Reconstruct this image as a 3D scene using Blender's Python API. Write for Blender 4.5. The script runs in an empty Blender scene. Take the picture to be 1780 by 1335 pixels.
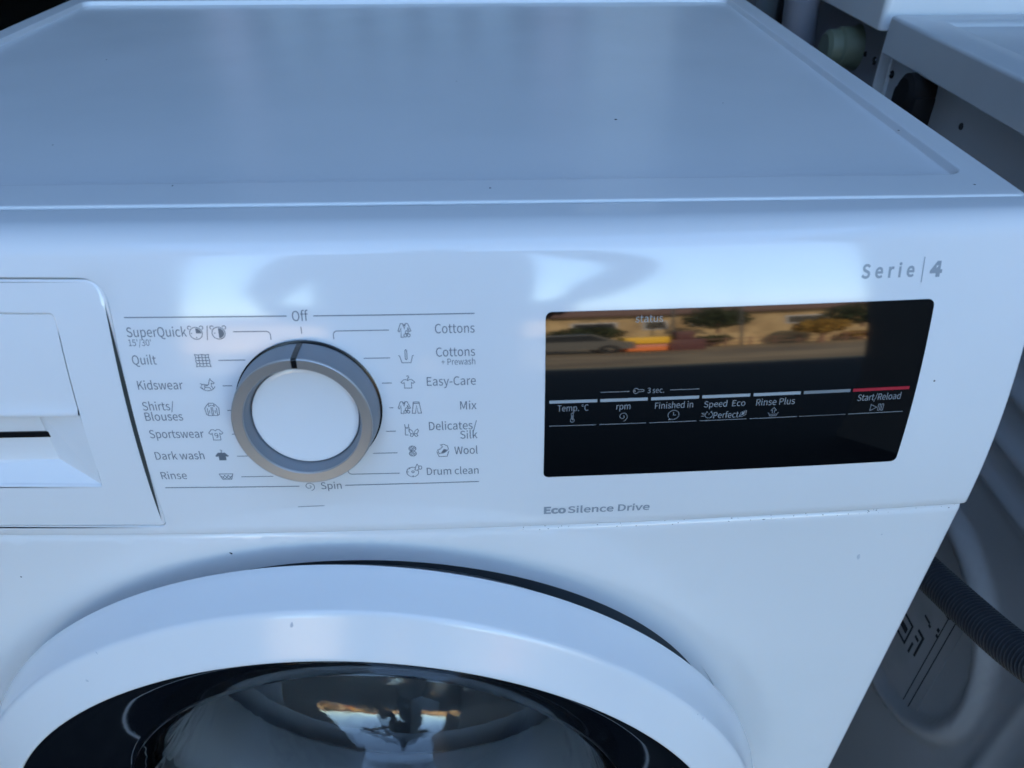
import bpy, bmesh, math, random
from mathutils import Vector, Matrix
from mathutils.geometry import delaunay_2d_cdt
random.seed(7)
SC = bpy.context.scene
COL = SC.collection

# ------------------------------------------------------------------ camera
cam_d = bpy.data.cameras.new('camera')
cam = bpy.data.objects.new('camera', cam_d)
COL.objects.link(cam)
YAW, PITCH, ROLL = 0.02915, 0.64216, 0.00045
CAM = Vector((0.07018, -0.25259, 0.97604))
fwd = Vector((math.sin(YAW)*math.cos(PITCH), math.cos(YAW)*math.cos(PITCH), -math.sin(PITCH)))
rgt = Vector((math.cos(YAW), -math.sin(YAW), 0))
dwn = fwd.cross(rgt)
r2 = math.cos(ROLL)*rgt + math.sin(ROLL)*dwn
d2 = -math.sin(ROLL)*rgt + math.cos(ROLL)*dwn
m = Matrix((r2, -d2, -fwd)).transposed().to_4x4()
m.translation = CAM
cam.matrix_world = m
cam_d.sensor_width = 36
cam_d.lens = 1313.84/1780*36
cam_d.clip_start = 0.01
cam_d.clip_end = 500
cam_d.dof.use_dof = True
cam_d.dof.focus_distance = 0.40
cam_d.dof.aperture_fstop = 13
SC.camera = cam

# ------------------------------------------------------------------ world, sun, exposure
SUN_EL, SUN_ROT = math.radians(27), math.radians(8)
world = bpy.data.worlds.new('World')
SC.world = world
world.use_nodes = True
wn = world.node_tree
sky_n = wn.nodes.new('ShaderNodeTexSky')
sky_n.sky_type = 'NISHITA'
sky_n.sun_disc = False
sky_n.sun_elevation = SUN_EL
sky_n.sun_rotation = SUN_ROT
sky_n.altitude = 50
sky_n.air_density = 1.3
sky_n.dust_density = 0.1
sky_n.ozone_density = 3.6
bg = wn.nodes['Background']
bg.inputs['Strength'].default_value = 0.15
wn.links.new(sky_n.outputs[0], bg.inputs[0])
sun_d = bpy.data.lights.new('sun', 'SUN')
sun_d.energy = 4.2
sun_d.angle = math.radians(0.53)
sun_d.color = (1.0, 0.86, 0.66)
sun = bpy.data.objects.new('sun', sun_d)
COL.objects.link(sun)
to_sun = Vector((math.sin(SUN_ROT)*math.cos(SUN_EL), math.cos(SUN_ROT)*math.cos(SUN_EL), math.sin(SUN_EL)))
sun.rotation_euler = to_sun.to_track_quat('Z', 'Y').to_euler()
sun.location = (0, 10, 12)
SC.view_settings.view_transform = 'Standard'
SC.view_settings.look = 'None'
SC.view_settings.gamma = 1
SC.view_settings.exposure = 2.80
SC.view_settings.use_curve_mapping = False
SC.render.engine = 'CYCLES'
SC.cycles.max_bounces = 10
SC.cycles.use_denoising = True

# ------------------------------------------------------------------ materials
def mat(name, col, rough=.4, metal=0., spec=.5, bump=None, noise=None, coat=0., trans=0., ior=1.5, aniso=0.):
    M = bpy.data.materials.new(name); M.use_nodes = True
    nt = M.node_tree; b = nt.nodes['Principled BSDF']
    b.inputs['Base Color'].default_value = (*col, 1)
    b.inputs['Roughness'].default_value = rough
    b.inputs['Metallic'].default_value = metal
    b.inputs['Specular IOR Level'].default_value = spec
    b.inputs['IOR'].default_value = ior
    b.inputs['Coat Weight'].default_value = coat
    b.inputs['Coat Roughness'].default_value = .04
    b.inputs['Transmission Weight'].default_value = trans
    b.inputs['Anisotropic'].default_value = aniso
    if bump or noise:
        tc = nt.nodes.new('ShaderNodeTexCoord')
    if bump:
        scale, dist = bump
        n = nt.nodes.new('ShaderNodeTexNoise'); n.inputs['Scale'].default_value = scale; n.inputs['Detail'].default_value = 3
        nt.links.new(tc.outputs['Object'], n.inputs['Vector'])
        bp = nt.nodes.new('ShaderNodeBump'); bp.inputs['Distance'].default_value = dist; bp.inputs['Strength'].default_value = 1
        nt.links.new(n.outputs['Fac'], bp.inputs['Height'])
        nt.links.new(bp.outputs['Normal'], b.inputs['Normal'])
    if noise:
        scale, c2, lo, hi = noise
        n = nt.nodes.new('ShaderNodeTexNoise'); n.inputs['Scale'].default_value = scale; n.inputs['Detail'].default_value = 8
        nt.links.new(tc.outputs['Object'], n.inputs['Vector'])
        rp = nt.nodes.new('ShaderNodeValToRGB')
        rp.color_ramp.elements[0].position = lo; rp.color_ramp.elements[0].color = (*col, 1)
        rp.color_ramp.elements[1].position = hi; rp.color_ramp.elements[1].color = (*c2, 1)
        nt.links.new(n.outputs['Fac'], rp.inputs['Fac'])
        nt.links.new(rp.outputs['Color'], b.inputs['Base Color'])
    return M

def wear(M, lo, hi, scale, dust=.0):
    nt = M.node_tree; b = nt.nodes['Principled BSDF']
    tc = nt.nodes.new('ShaderNodeTexCoord'); mp = nt.nodes.new('ShaderNodeMapping'); mp.inputs['Scale'].default_value = (1, 1, 2.2)
    n = nt.nodes.new('ShaderNodeTexNoise'); n.inputs['Scale'].default_value = scale; n.inputs['Detail'].default_value = 4; n.inputs['Roughness'].default_value = .5
    rg = nt.nodes.new('ShaderNodeMapRange'); rg.inputs['From Min'].default_value = .2; rg.inputs['From Max'].default_value = .8; rg.inputs['To Min'].default_value = lo; rg.inputs['To Max'].default_value = hi
    nt.links.new(tc.outputs['Object'], mp.inputs['Vector']); nt.links.new(mp.outputs['Vector'], n.inputs['Vector'])
    nt.links.new(n.outputs['Fac'], rg.inputs['Value']); nt.links.new(rg.outputs['Result'], b.inputs['Roughness'])
    return M
WHITE = (.80, .80, .81)
M_plastic = mat('white_plastic', WHITE, .10, noise=(6, (.77, .77, .78), .45, .7))
M_enamel = mat('white_enamel', WHITE, .12, bump=(900, .000006), noise=(9, (.76, .77, .78), .5, .75))
M_lid = mat('white_laminate', (.78, .78, .79), .19, bump=(1400, .00001), noise=(7, (.73, .74, .75), .45, .75))
M_lip = mat('pale_plastic', (.8, .8, .82), .2)
M_door = mat('white_door_plastic', WHITE, .22, noise=(14, (.76, .76, .78), .55, .8))
wear(M_plastic, .06, .13, 14); wear(M_enamel, .08, .17, 12); wear(M_lid, .19, .27, 16); wear(M_door, .14, .21, 12)
M_print = mat('grey_print', (.15, .17, .20), .35)
M_printsoft = mat('soft_grey_print', (.30, .33, .37), .3)
M_dark = mat('dark_gap', (.012, .013, .015), .6)
M_matteblack = mat('matte_black', (.008, .008, .009), .75, spec=.2)
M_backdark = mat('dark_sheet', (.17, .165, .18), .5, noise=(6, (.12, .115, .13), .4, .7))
M_recess = mat('gap_shade_grey', (.10, .115, .125), .6)
M_gapgrey = mat('gap_grey', (.16, .18, .18), .6)
M_black = mat('black_plastic', (.006, .006, .007), .25)
M_glassblk = mat('black_glass', (.0012, .0014, .002), .042, spec=.66)
M_disp = mat('display_print', (.27, .29, .31), .4)
M_dispdim = mat('display_print_dim', (.16, .17, .18), .4)
M_key = mat('grey_key', (.36, .40, .42), .35)
M_keydim = mat('dim_grey_key', (.20, .23, .25), .35)
M_red = mat('red_key', (.42, .008, .03), .35)
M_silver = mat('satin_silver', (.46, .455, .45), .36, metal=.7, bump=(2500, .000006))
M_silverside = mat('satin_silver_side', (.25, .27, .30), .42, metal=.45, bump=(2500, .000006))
M_knobdisc = mat('white_knob_disc', (.80, .80, .81), .14)
M_trim = mat('gloss_black_trim', (.004, .005, .008), .035, spec=.6)
M_glass = mat('door_glass', (.92, .95, .96), .04, trans=1., ior=1.47)
_nt = M_glass.node_tree; _n = _nt.nodes.new('ShaderNodeTexNoise'); _n.inputs['Scale'].default_value = 26; _n.inputs['Detail'].default_value = 2; _tc = _nt.nodes.new('ShaderNodeTexCoord'); _b = _nt.nodes.new('ShaderNodeBump'); _b.inputs['Distance'].default_value = .0014
_nt.links.new(_tc.outputs['Object'], _n.inputs['Vector']); _nt.links.new(_n.outputs['Fac'], _b.inputs['Height']); _nt.links.new(_b.outputs['Normal'], _nt.nodes['Principled BSDF'].inputs['Normal'])
M_drum = mat('steel_drum', (.66, .67, .69), .42, metal=.55)
M_gasket = mat('grey_rubber', (.34, .35, .37), .45)
M_hose = mat('grey_hose', (.06, .065, .072), .32)
M_back = mat('galvanised_sheet', (.46, .47, .49), .36, metal=.2, noise=(5, (.36, .37, .39), .4, .75), bump=(60, .0002))
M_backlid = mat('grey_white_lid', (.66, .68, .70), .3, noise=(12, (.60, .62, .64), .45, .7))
M_label = mat('pale_label', (.42, .43, .45), .4, noise=(30, (.34, .35, .37), .45, .7))
M_brass = mat('dull_green_valve', (.11, .13, .09), .5)
M_wetgrey = mat('pale_pipe', (.20, .20, .23), .4)
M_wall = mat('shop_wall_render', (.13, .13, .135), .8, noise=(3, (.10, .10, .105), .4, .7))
M_board = mat('pale_blue_board', (.55, .66, .78), .6)
M_pink = mat('pinkish_board', (.50, .44, .52), .6)
M_grey = mat('light_grey_board', (.62, .64, .68), .6)
M_ground = mat('dusty_ground', (.46, .32, .16), .95, noise=(.5, (.20, .14, .075), .32, .65))
M_neardark = mat('near_ground_dark', (.018, .018, .019), .95, spec=.2, noise=(40, (.03, .03, .031), .4, .7))
M_house = mat('sand_render', (.60, .43, .22), .9, noise=(.8, (.30, .20, .10), .32, .68))
M_roof = mat('roof_tiles', (.23, .12, .08), .8)
M_win = mat('window_glass', (.02, .025, .03), .08)
M_car = mat('grey_car_paint', (.10, .098, .09), .4)
M_tyre = mat('tyre_rubber', (.012, .012, .012), .8)
M_yel = mat('yellow_board', (.85, .48, .02), .5)
M_pinkred = mat('pink_red_board', (.75, .30, .22), .5)
M_orange = mat('orange_board', (.80, .20, .04), .5)
M_maroon = mat('maroon_box', (.10, .03, .03), .6)
M_leaf = mat('leaves', (.05, .065, .02), .8, noise=(4, (.03, .04, .012), .4, .6))
M_gold = mat('autumn_leaves', (.42, .24, .04), .8, noise=(4, (.28, .16, .03), .4, .6))
M_cloth = mat('dark_cloth', (.012, .013, .018), .9)
M_skin = mat('skin', (.42, .26, .19), .6)
M_hair = mat('dark_hair', (.012, .009, .007), .7)
M_fridge = mat('dark_steel', (.05, .052, .055), .4)
M_crumb = mat('dirt', (.03, .03, .032), .8)
M_scuff = mat('scuff_grey', (.56, .58, .62), .6)

# ------------------------------------------------------------------ object helpers
def tag(o, label=None, cat=None, group=None, kind=None):
    if label: o['label'] = label
    if cat: o['category'] = cat
    if group: o['group'] = group
    if kind: o['kind'] = kind
    return o

def empty(name, loc, label, cat, group=None):
    o = bpy.data.objects.new(name, None); COL.objects.link(o)
    o.location = loc; o.empty_display_size = .1
    return tag(o, label, cat, group)

def wloc(o):
    l = o.location.copy()
    return l + wloc(o.parent) if o.parent else l

def obj(name, verts, faces, material, parent=None, smooth=True, sharp=32, flip=False):
    """verts in WORLD coordinates; parents here are never rotated"""
    off = wloc(parent) if parent else Vector((0, 0, 0))
    me = bpy.data.meshes.new(name)
    me.from_pydata([tuple(Vector(v) - off) for v in verts], [], [tuple(f) for f in faces])
    bm = bmesh.new(); bm.from_mesh(me)
    bmesh.ops.remove_doubles(bm, verts=bm.verts, dist=1e-7)
    bmesh.ops.recalc_face_normals(bm, faces=bm.faces)
    if flip: bmesh.ops.reverse_faces(bm, faces=bm.faces)
    bm.to_mesh(me); bm.free()
    if smooth:
        me.shade_smooth()
        me.set_sharp_from_angle(angle=math.radians(sharp))
    me.materials.append(material)
    o = bpy.data.objects.new(name, me); COL.objects.link(o)
    if parent: o.parent = parent
    return o

class MB:
    def __init__(s): s.v = []; s.f = []
    def add(s, v, f):
        n = len(s.v); s.v += [tuple(x) for x in v]; s.f += [tuple(i+n for i in q) for q in f]
    def box(s, x0, x1, y0, y1, z0, z1):
        s.add([(x, y, z) for z in (z0, z1) for y in (y0, y1) for x in (x0, x1)],
              [(0, 2, 3, 1), (4, 5, 7, 6), (0, 1, 5, 4), (2, 6, 7, 3), (0, 4, 6, 2), (1, 3, 7, 5)])
    def bbox(s, x0, x1, y0, y1, z0, z1, b):
        """box with bevelled edges"""
        bm = bmesh.new(); bmesh.ops.create_cube(bm, size=1)
        for v in bm.verts:
            v.co = Vector(((x0+x1)/2+v.co.x*(x1-x0), (y0+y1)/2+v.co.y*(y1-y0), (z0+z1)/2+v.co.z*(z1-z0)))
        bmesh.ops.bevel(bm, geom=bm.edges[:], offset=b, segments=2, profile=.6, affect='EDGES')
        bm.verts.index_update()
        s.add([v.co.copy() for v in bm.verts], [[v.index for v in f.verts] for f in bm.faces]); bm.free()
    def loft(s, loops, cap0=False, cap1=False, closed=True):
        n = len(loops[0]); base = len(s.v)
        for l in loops: s.v += [tuple(p) for p in l]
        for i in range(len(loops)-1):
            for j in range(n if closed else n-1):
                k = (j+1) % n
                s.f.append((base+i*n+j, base+i*n+k, base+(i+1)*n+k, base+(i+1)*n+j))
        if cap0: s.f.append(tuple(base+j for j in range(n)))
        if cap1: s.f.append(tuple(base+(len(loops)-1)*n+j for j in range(n)))
    def lathe(s, prof, origin, axis, up, seg=96, a0=0, a1=2*math.pi):
        """prof: (radius, height along axis)"""
        axis = Vector(axis).normalized(); up = Vector(up); u = (up-axis*up.dot(axis)).normalized(); w = axis.cross(u)
        loops = []
        for r, h in prof:
            loops.append([Vector(origin)+axis*h+(u*math.cos(a)+w*math.sin(a))*r for a in [a0+(a1-a0)*i/seg for i in range(seg)]])
        s.loft(loops)
    def tube(s, pts, rad, seg=16):
        loops = []
        prev = None
        for i, p in enumerate(pts):
            p = Vector(p)
            t = (Vector(pts[min(i+1, len(pts)-1)])-Vector(pts[max(i-1, 0)])).normalized()
            if prev is None:
                u = t.orthogonal().normalized()
            else:
                u = (prev-t*prev.dot(t)).normalized()
            prev = u; w = t.cross(u)
            r = rad[i] if isinstance(rad, (list, tuple)) else rad
            loops.append([p+(u*math.cos(2*math.pi*k/seg)+w*math.sin(2*math.pi*k/seg))*r for k in range(seg)])
        s.loft(loops, True, True)
    def build(s, name, material, parent=None, smooth=True, sharp=32, wn=False):
        o = obj(name, s.v, s.f, material, parent, smooth, sharp)
        if wn:
            md = o.modifiers.new('weighted', 'WEIGHTED_NORMAL'); md.weight = 100; md.keep_sharp = True
        return o

def rrect(x0, x1, y0, y1, rad, n=8):
    """counter-clockwise loop, rad = one value or (bl, br, tr, tl)"""
    if not isinstance(rad, (tuple, list)): rad = (rad,)*4
    P = []
    for (cx, cy, sx, sy, a0), r in zip(((x0, y0, 1, 1, 180), (x1, y0, -1, 1, 270), (x1, y1, -1, -1, 0), (x0, y1, 1, -1, 90)), rad):
        r = max(r, 1e-5)
        for i in range(n+1):
            a = math.radians(a0+90*i/n)
            P.append((cx+sx*r+r*math.cos(a), cy+sy*r+r*math.sin(a)))
    return P

def inside(p, loop):
    x, y = p; c = False; j = len(loop)-1
    for i in range(len(loop)):
        xi, yi = loop[i]; xj, yj = loop[j]
        if (yi > y) != (yj > y) and x < (xj-xi)*(y-yi)/(yj-yi)+xi: c = not c
        j = i
    return c

def cdt(outer, holes, pts):
    V = []; E = []
    for l in [outer]+holes:
        b = len(V); V += [Vector(p) for p in l]
        E += [(b+i, b+(i+1) % len(l)) for i in range(len(l))]
    V += [Vector(p) for p in pts]
    ov, oe, of, _, _, _ = delaunay_2d_cdt(V, E, [], 0, 1e-7)
    F = []
    for f in of:
        c = sum((ov[i] for i in f), Vector((0, 0)))/len(f)
        if inside(c, outer) and not any(inside(c, h) for h in holes): F.append(tuple(f))
    return [tuple(v) for v in ov], F

def densify(loop, step):
    out = []
    for i, p in enumerate(loop):
        q = loop[(i+1) % len(loop)]
        d = math.hypot(q[0]-p[0], q[1]-p[1]); n = max(1, int(d/step))
        for k in range(n): out.append((p[0]+(q[0]-p[0])*k/n, p[1]+(q[1]-p[1])*k/n))
    return out

# ------------------------------------------------------------------ fascia surface
HX = .299; BOW = .00937; ZS = .7093; TH0 = .3705; ZF = .8395; ARC = .01332; STRIP = .0092
KF = TH0/(ZF-ZS)
def bow(x): return -BOW*(1-(x/HX)**2)
def fy(z): return -math.log(math.cos(KF*max(z-ZS, 0)))/KF        # profile without bow
def edge_roll(x, r=.0025):
    d = HX-abs(x)
    return 0 if d >= r else r-math.sqrt(max(r*r-(r-d)**2, 0))
def S(x, z, h=0.):
    """point on the face of the fascia at (x, z), h metres proud of it"""
    t = KF*(z-ZS) if z > ZS else 0.
    nx = 2*BOW*x/HX**2
    n = Vector((nx, -1, math.tan(t))).normalized()
    return Vector((x, fy(z)+bow(x)+edge_roll(x), z))+n*h
Y1 = fy(ZF)
# profile above ZF: arc up to the flat strip, indexed by pseudo z (z > ZF)
ARCL = ARC*(math.pi/2-TH0)
def S2(x, q, h=0.):
    if q <= ZF: return S(x, q, h)
    s = q-ZF; b = bow(x)*1.0
    fade = 1.
    if s <= ARCL:
        a = TH0+s/ARC
        cy, cz = Y1+ARC*math.cos(TH0), ZF-ARC*math.sin(TH0)
        y = cy-ARC*math.cos(a); z = cz+ARC*math.sin(a)
    else:
        a = math.pi/2
        cy, cz = Y1+ARC*math.cos(TH0), ZF-ARC*math.sin(TH0)
        y = cy+(s-ARCL); z = cz+ARC
    tot = ARCL+STRIP
    k = max(0, min(1, s/tot)); fade = 1-k*k*(3-2*k)*.75       # the bow dies out towards the lid
    return Vector((x, y+b*fade+edge_roll(x), z-(.0006*k)))
QMAX = ZF+ARCL+STRIP

# ------------------------------------------------------------------ the washing machine
WM = empty('washing_machine', (0, .26, 0), 'glossy white front-loading washing machine with silver program dial and black display', 'washing machine')

# fascia (control panel) with the opening for the detergent drawer
DX0, DX1, DZ0, DZ1 = -.2860, -.0818, .7150, .8322
hole0 = rrect(DX0-.0007, DX1+.0007, DZ0-.0007, DZ1+.0007, (.004, .0042, .0105, .010), 8)
hole1 = rrect(DX0-.0002, DX1+.0002, DZ0-.0002, DZ1+.0002, (.0035, .0036, .0098, .0093), 8)
hole2 = rrect(DX0, DX1, DZ0, DZ1, (.003, .0032, .0094, .009), 8)
hd = densify(hole0, .006)
outer = []
xs = [-HX+2*HX*i/104 for i in range(105)]
xs += [s*(HX-d) for s in (-1, 1) for d in (.0003, .0008, .0016, .0025)]
xs = sorted(set(round(x, 6) for x in xs))
zs = [ZS+.0012+(ZF-ZS-.0012)*i/30 for i in range(31)]+[ZF+ARCL*i/14 for i in range(1, 15)]+[QMAX-STRIP/2, QMAX]
outer = [(x, zs[0]) for x in xs]+[(HX, z) for z in zs[1:]]+[(x, zs[-1]) for x in reversed(xs[:-1])]+[(-HX, z) for z in reversed(zs[1:-1])]
grid = [(x, z) for x in xs[1:-1] for z in zs[1:-1] if not (DX0-.003 < x < DX1+.003 and DZ0-.003 < z < DZ1+.003)]
V, Fc = cdt(outer, [hd], grid)
fm = MB(); fm.add([S2(x, q) for x, q in V], Fc)
fm.loft([[S2(x, z) for x, z in densify(hole0, 9)], [S2(x, z, -.0002) for x, z in densify(hole1, 9)], [S2(x, z, -.0009) for x, z in densify(hole2, 9)], [S2(x, z, -.009) for x, z in densify(hole2, 9)]])
# lower return edge and the ends
low = [[S2(x, ZS+.0012) for x in xs], [S2(x, ZS+.0004)+Vector((0, .0004, 0)) for x in xs], [S2(x, ZS)+Vector((0, .0014, 0)) for x in xs], [S2(x, ZS)+Vector((0, .02, 0)) for x in xs]]
fm.loft(low, closed=False)
for s in (-1, 1):
    fm.loft([[S2(s*HX, z) for z in zs], [Vector((s*HX, .0460, S2(s*HX, z).z-.0006)) for z in zs]], closed=False)
fascia = fm.build('control_panel', M_plastic, WM, sharp=40)
tag(fascia, 'glossy white control panel printed with wash programs')

# dark backing behind the drawer gap
bk = MB(); fo_, fi_ = rrect(DX0-.002, DX1+.002, DZ0-.002, DZ1+.002, .004), rrect(DX0+.006, DX1-.006, DZ0+.006, DZ1-.006, .004)
bk.loft([[S2(x, z, -.0026) for x, z in fo_], [S2(x, z, -.0026) for x, z in fi_], [S2(x, z, -.0036) for x, z in fi_], [S2(x, z, -.0036) for x, z in fo_]])
bk.build('drawer_gap', M_gapgrey, WM)

# detergent drawer front: border, inner panel, grip pocket
g = .0004
IX0, IX1, IZ0, IZ1, LZ = -.2640, -.1043, .7396, .8190, .7785
dr = MB()
def L(x0, x1, z0, z1, r, h): return [S(x, z, h) for x, z in densify(rrect(x0, x1, z0, z1, r, 8), 9)]
ob = rrect(DX0+g+.0010, DX1-g-.0010, DZ0+g+.0009, DZ1-g-.0010, (.003, .002, .0072, .007), 8)
ih = rrect(IX0-.0008, IX1+.0008, IZ0-.0008, IZ1+.0008, (.001, .001, .0022, .002), 6)
od, idn = densify(ob, .006), densify(ih, .006)
V, Fc = cdt(od, [idn], [(x, z) for x in xs for z in zs[:31] if inside((x, z), ob) and not inside((x, z), ih) and min(math.hypot(x-a, z-b) for a, b in od+idn) > .002])
dr.add([S(x, z, -.0002) for x, z in V], Fc)
dr.loft([[S(x, z, -.0002) for x, z in ob]] + [[S(x, z, hh) for x, z in rrect(DX0+g+o, DX1-g-o, DZ0+g+o*.85, DZ1-g-o, (.003, .0022, .0078, .0076), 8)] for o, hh in ((.0005, -.00030), (.00015, -.0005), (0, -.0009), (0, -.0030))])
dr.loft([[S(x, z, hh) for x, z in rrect(IX0-o, IX1+o, IZ0-o, IZ1+o, (.001, .001, .0022, .002), 6)] for o, hh in ((.0008, -.0002), (.0004, -.00015), (0, -.0006), (-.0004, -.0015), (-.0004, -.0026))])
drawer = dr.build('detergent_drawer', M_plastic, WM, sharp=40)
ip = MB()
nx = 24
def panel_row(z, h): return [S(IX0+.0002+(IX1-IX0-.0004)*i/nx, z, h) for i in range(nx+1)]
ip.loft([panel_row(IZ1-.0002, -.0018)]+[panel_row(IZ1-.0006-(IZ1-LZ-.0006)*i/8, -.0013) for i in range(9)]+[panel_row(LZ-.0010, -.0009), panel_row(LZ-.0024, -.0004), panel_row(LZ-.0034, -.0008), panel_row(LZ-.0038, -.0022), panel_row(LZ-.0038, -.010)], closed=False)
ip.build('drawer_panel', M_plastic, drawer, sharp=50)
pk = MB()
LZ2 = LZ-.0030
def pt(x, z, d): return Vector((x, S(x, z).y+d, z))
o4 = [(IX0, IZ0), (IX1, IZ0), (IX1, LZ2), (IX0, LZ2)]
i4 = [(IX0+.026, IZ0+.0062), (IX1-.0215, IZ0+.0062), (IX1-.0215, LZ2), (IX0+.026, LZ2)]
o_ = [pt(x, z, .0012) for x, z in o4]; i_ = [Vector((x, S(-.13, .745).y+.011, z)) for x, z in i4]
pk.loft([o_, i_], cap1=True)
pk.build('grip_pocket', M_plastic, drawer, smooth=False)
sl = MB(); ys = S(-.13, .745).y+.011; sl.box(IX0+.024, IX1-.0195, ys-.0007, ys+.002, .7592, .7622); sl.build('pocket_slot', M_black, drawer, smooth=False)

# lid
ld = MB()
def lidloop(i, z, f=0): return [(x, y, z) for x, y in rrect(-.2988+i, .2988-i, .0462+i+f, .530-i, max(.0035-i*.3, .002), 6)]
def recloop(i, z): return [(x, y, z) for x, y in rrect(-.2843+i, .2843-i, .0700+i, .4905-i, .0085-i*.4, 6)]
ld.loft([lidloop(0, .8215), lidloop(0, .8466), lidloop(.0003, .8474), lidloop(.0009, .8479), lidloop(.0018, .8480), lidloop(.010, .8480), recloop(-.0004, .8480), recloop(.0002, .84785), recloop(.0006, .8474), recloop(.0019, .8451), recloop(.0024, .8447), recloop(.0031, .8446), recloop(.03, .8446)], cap1=True)
lid = ld.build('worktop', M_lid, WM, sharp=60, wn=True)
tag(lid, 'flat white worktop with a shallow sunken centre')

# body front with dish round the door, plus sides and back
DCX, DCZ = -.0032, .4718
ZB1 = .7083
def body_y(x, z):
    y = bow(x)+.0012
    d = ZB1-z
    r = .0045
    if d < r: y += r-math.sqrt(max(r*r-(r-d)**2, 0))
    y += edge_roll(x, .004)
    dx, dz = x-DCX, z-DCZ
    rr = math.hypot(dx, dz); ph = math.atan2(abs(dx), dz)
    ro = .2295+.036*min(1, (1-math.cos(ph)))
    w = .0135+.034*min(1, (1-math.cos(ph)))
    s = max(0, min(1, (ro-rr)/w)); s = s*s*(3-2*s)
    return y+(.0016+.0050*min(1, 1-math.cos(ph)))*s
bxs = sorted(set([round(-HX+2*HX*i/60, 6) for i in range(61)]+[round(s*(HX-d), 6) for s in (-1, 1) for d in (.0004, .0012, .0024, .004)]))
bzs = sorted([.06+(ZB1-.006-.06)*i/64 for i in range(65)]+[ZB1-d for d in (0, .0002, .0006, .0012, .002, .003, .0045)])
outer = [(x, bzs[0]) for x in bxs]+[(HX, z) for z in bzs[1:]]+[(x, bzs[-1]) for x in reversed(bxs[:-1])]+[(-HX, z) for z in reversed(bzs[1:-1])]
RS = [.2146, .2175, .2205, .223, .2255, .228, .2305, .233, .236, .239, .2425, .246, .25, .254, .258, .262, .266, .270, .275, .281]
hole = [(DCX+RS[0]*math.cos(2*math.pi*i/144), DCZ+RS[0]*math.sin(2*math.pi*i/144)) for i in range(144)]
pts = []
for k, r in enumerate(RS[1:]):
    pts += [(DCX+r*math.cos(2*math.pi*(i+.5*(k % 2))/144), DCZ+r*math.sin(2*math.pi*(i+.5*(k % 2))/144)) for i in range(144)]
pts = [p for p in pts if abs(p[0]) < HX-.006 and p[1] < ZB1-.007]
pts += [(x, z) for x in bxs[1:-1] for z in bzs[1:-1] if math.hypot(x-DCX, z-DCZ) > .286 or (z > ZB1-.0065 or abs(x) > HX-.005)]
V, Fc = cdt(outer, [hole], pts)
bd = MB(); bd.add([(x, body_y(x, z), z) for x, z in V], Fc)
bd.loft([[(x, body_y(x, ZB1), ZB1) for x in bxs], [(x, .03, ZB1) for x in bxs]], closed=False)
bd.loft([[(x, body_y(x, z), z) for x, z in hole], [(x, body_y(x, z)+.004, z) for x, z in hole]])
for s in (-1, 1):
    bd.loft([[(s*HX, body_y(s*HX, z), z) for z in bzs], [(s*HX, .52, z) for z in bzs]], closed=False)
body = bd.build('body', M_enamel, WM, sharp=40)
sd = MB()
for s in (-1, 1):
    sd.box(*sorted((s*.2915, s*.2978)), .0400, .525, .69, .8214)
sd.box(-.29, .29, .515, .522, .02, .821)
sd.build('side_panel', M_enamel, WM, smooth=False)
pl = MB(); pl.bbox(-.29, .29, .006, .5, .015, .058, .004); pl.build('plinth', M_enamel, WM)
for sx in (-.25, .25):
    for sy in (.05, .47):
        ft = MB(); ft.lathe([(0, .016), (.012, .016), (.012, .006), (.02, .005), (.02, 0), (0, 0)], (sx, sy, 0), (0, 0, 1), (1, 0, 0), 20); ft.build('foot', M_black, WM)

# display
dp = MB()
do = rrect(.0914, .2532, .7402, .8168, (.0022, .0025, .0028, .0025), 6)
dod = densify(do, .004)
V, Fc = cdt(dod, [], [(x, z) for x in [.0914+.1618*i/48 for i in range(1, 48)] for z in [.7402+.0766*i/24 for i in range(1, 24)] if min(math.hypot(x-a, z-b) for a, b in dod) > .0015 and inside((x, z), do)])
dp.add([S(x, z, .00032) for x, z in V], Fc)
dp.loft([[S(x, z, .00032) for x, z in dod], [S(x, z, -.0015) for x, z in dod]])
display = dp.build('display', M_glassblk, WM, sharp=30)
tag(display, 'glossy black touch display')

# ---- flat print
CAPH = None
FONT = None
try:
    import os
    FONT = bpy.data.fonts.load(os.path.join(bpy.utils.system_resource('DATAFILES', path='fonts'), 'Noto Sans CJK Regular.woff2'))
except Exception:
    FONT = None
def text_mesh(txt, bold=0., shear=0., space=1.):
    cu = bpy.data.curves.new('t', 'FONT'); cu.body = txt; cu.size = 1; cu.resolution_u = 5; cu.offset = bold; cu.shear = shear; cu.fill_mode = 'FRONT'; cu.space_character = space
    if FONT: cu.font = FONT
    o = bpy.data.objects.new('t', cu); COL.objects.link(o)
    dg = bpy.context.evaluated_depsgraph_get()
    me = bpy.data.meshes.new_from_object(o.evaluated_get(dg))
    v = [(p.co.x, p.co.y) for p in me.vertices]; f = [tuple(p.vertices) for p in me.polygons]
    bpy.data.objects.remove(o); bpy.data.curves.remove(cu); bpy.data.meshes.remove(me)
    return v, f
hv, _ = text_mesh('H'); CAPH = max(p[1] for p in hv)
def put_text(txt, x0, x1, zb, zt, material, parent, name, h, bold=0., shear=0., space=1.):
    v, f = text_mesh(txt, bold, shear, space)
    a = min(p[0] for p in v); b = max(p[0] for p in v)
    sx = (x1-x0)/(b-a)/1000; sz = (zt-zb)/CAPH/1000
    return obj(name, [S(x0/1000+(p[0]-a)*sx, zb/1000+p[1]*sz, h) for p in v], f, material, parent, smooth=False)

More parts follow.
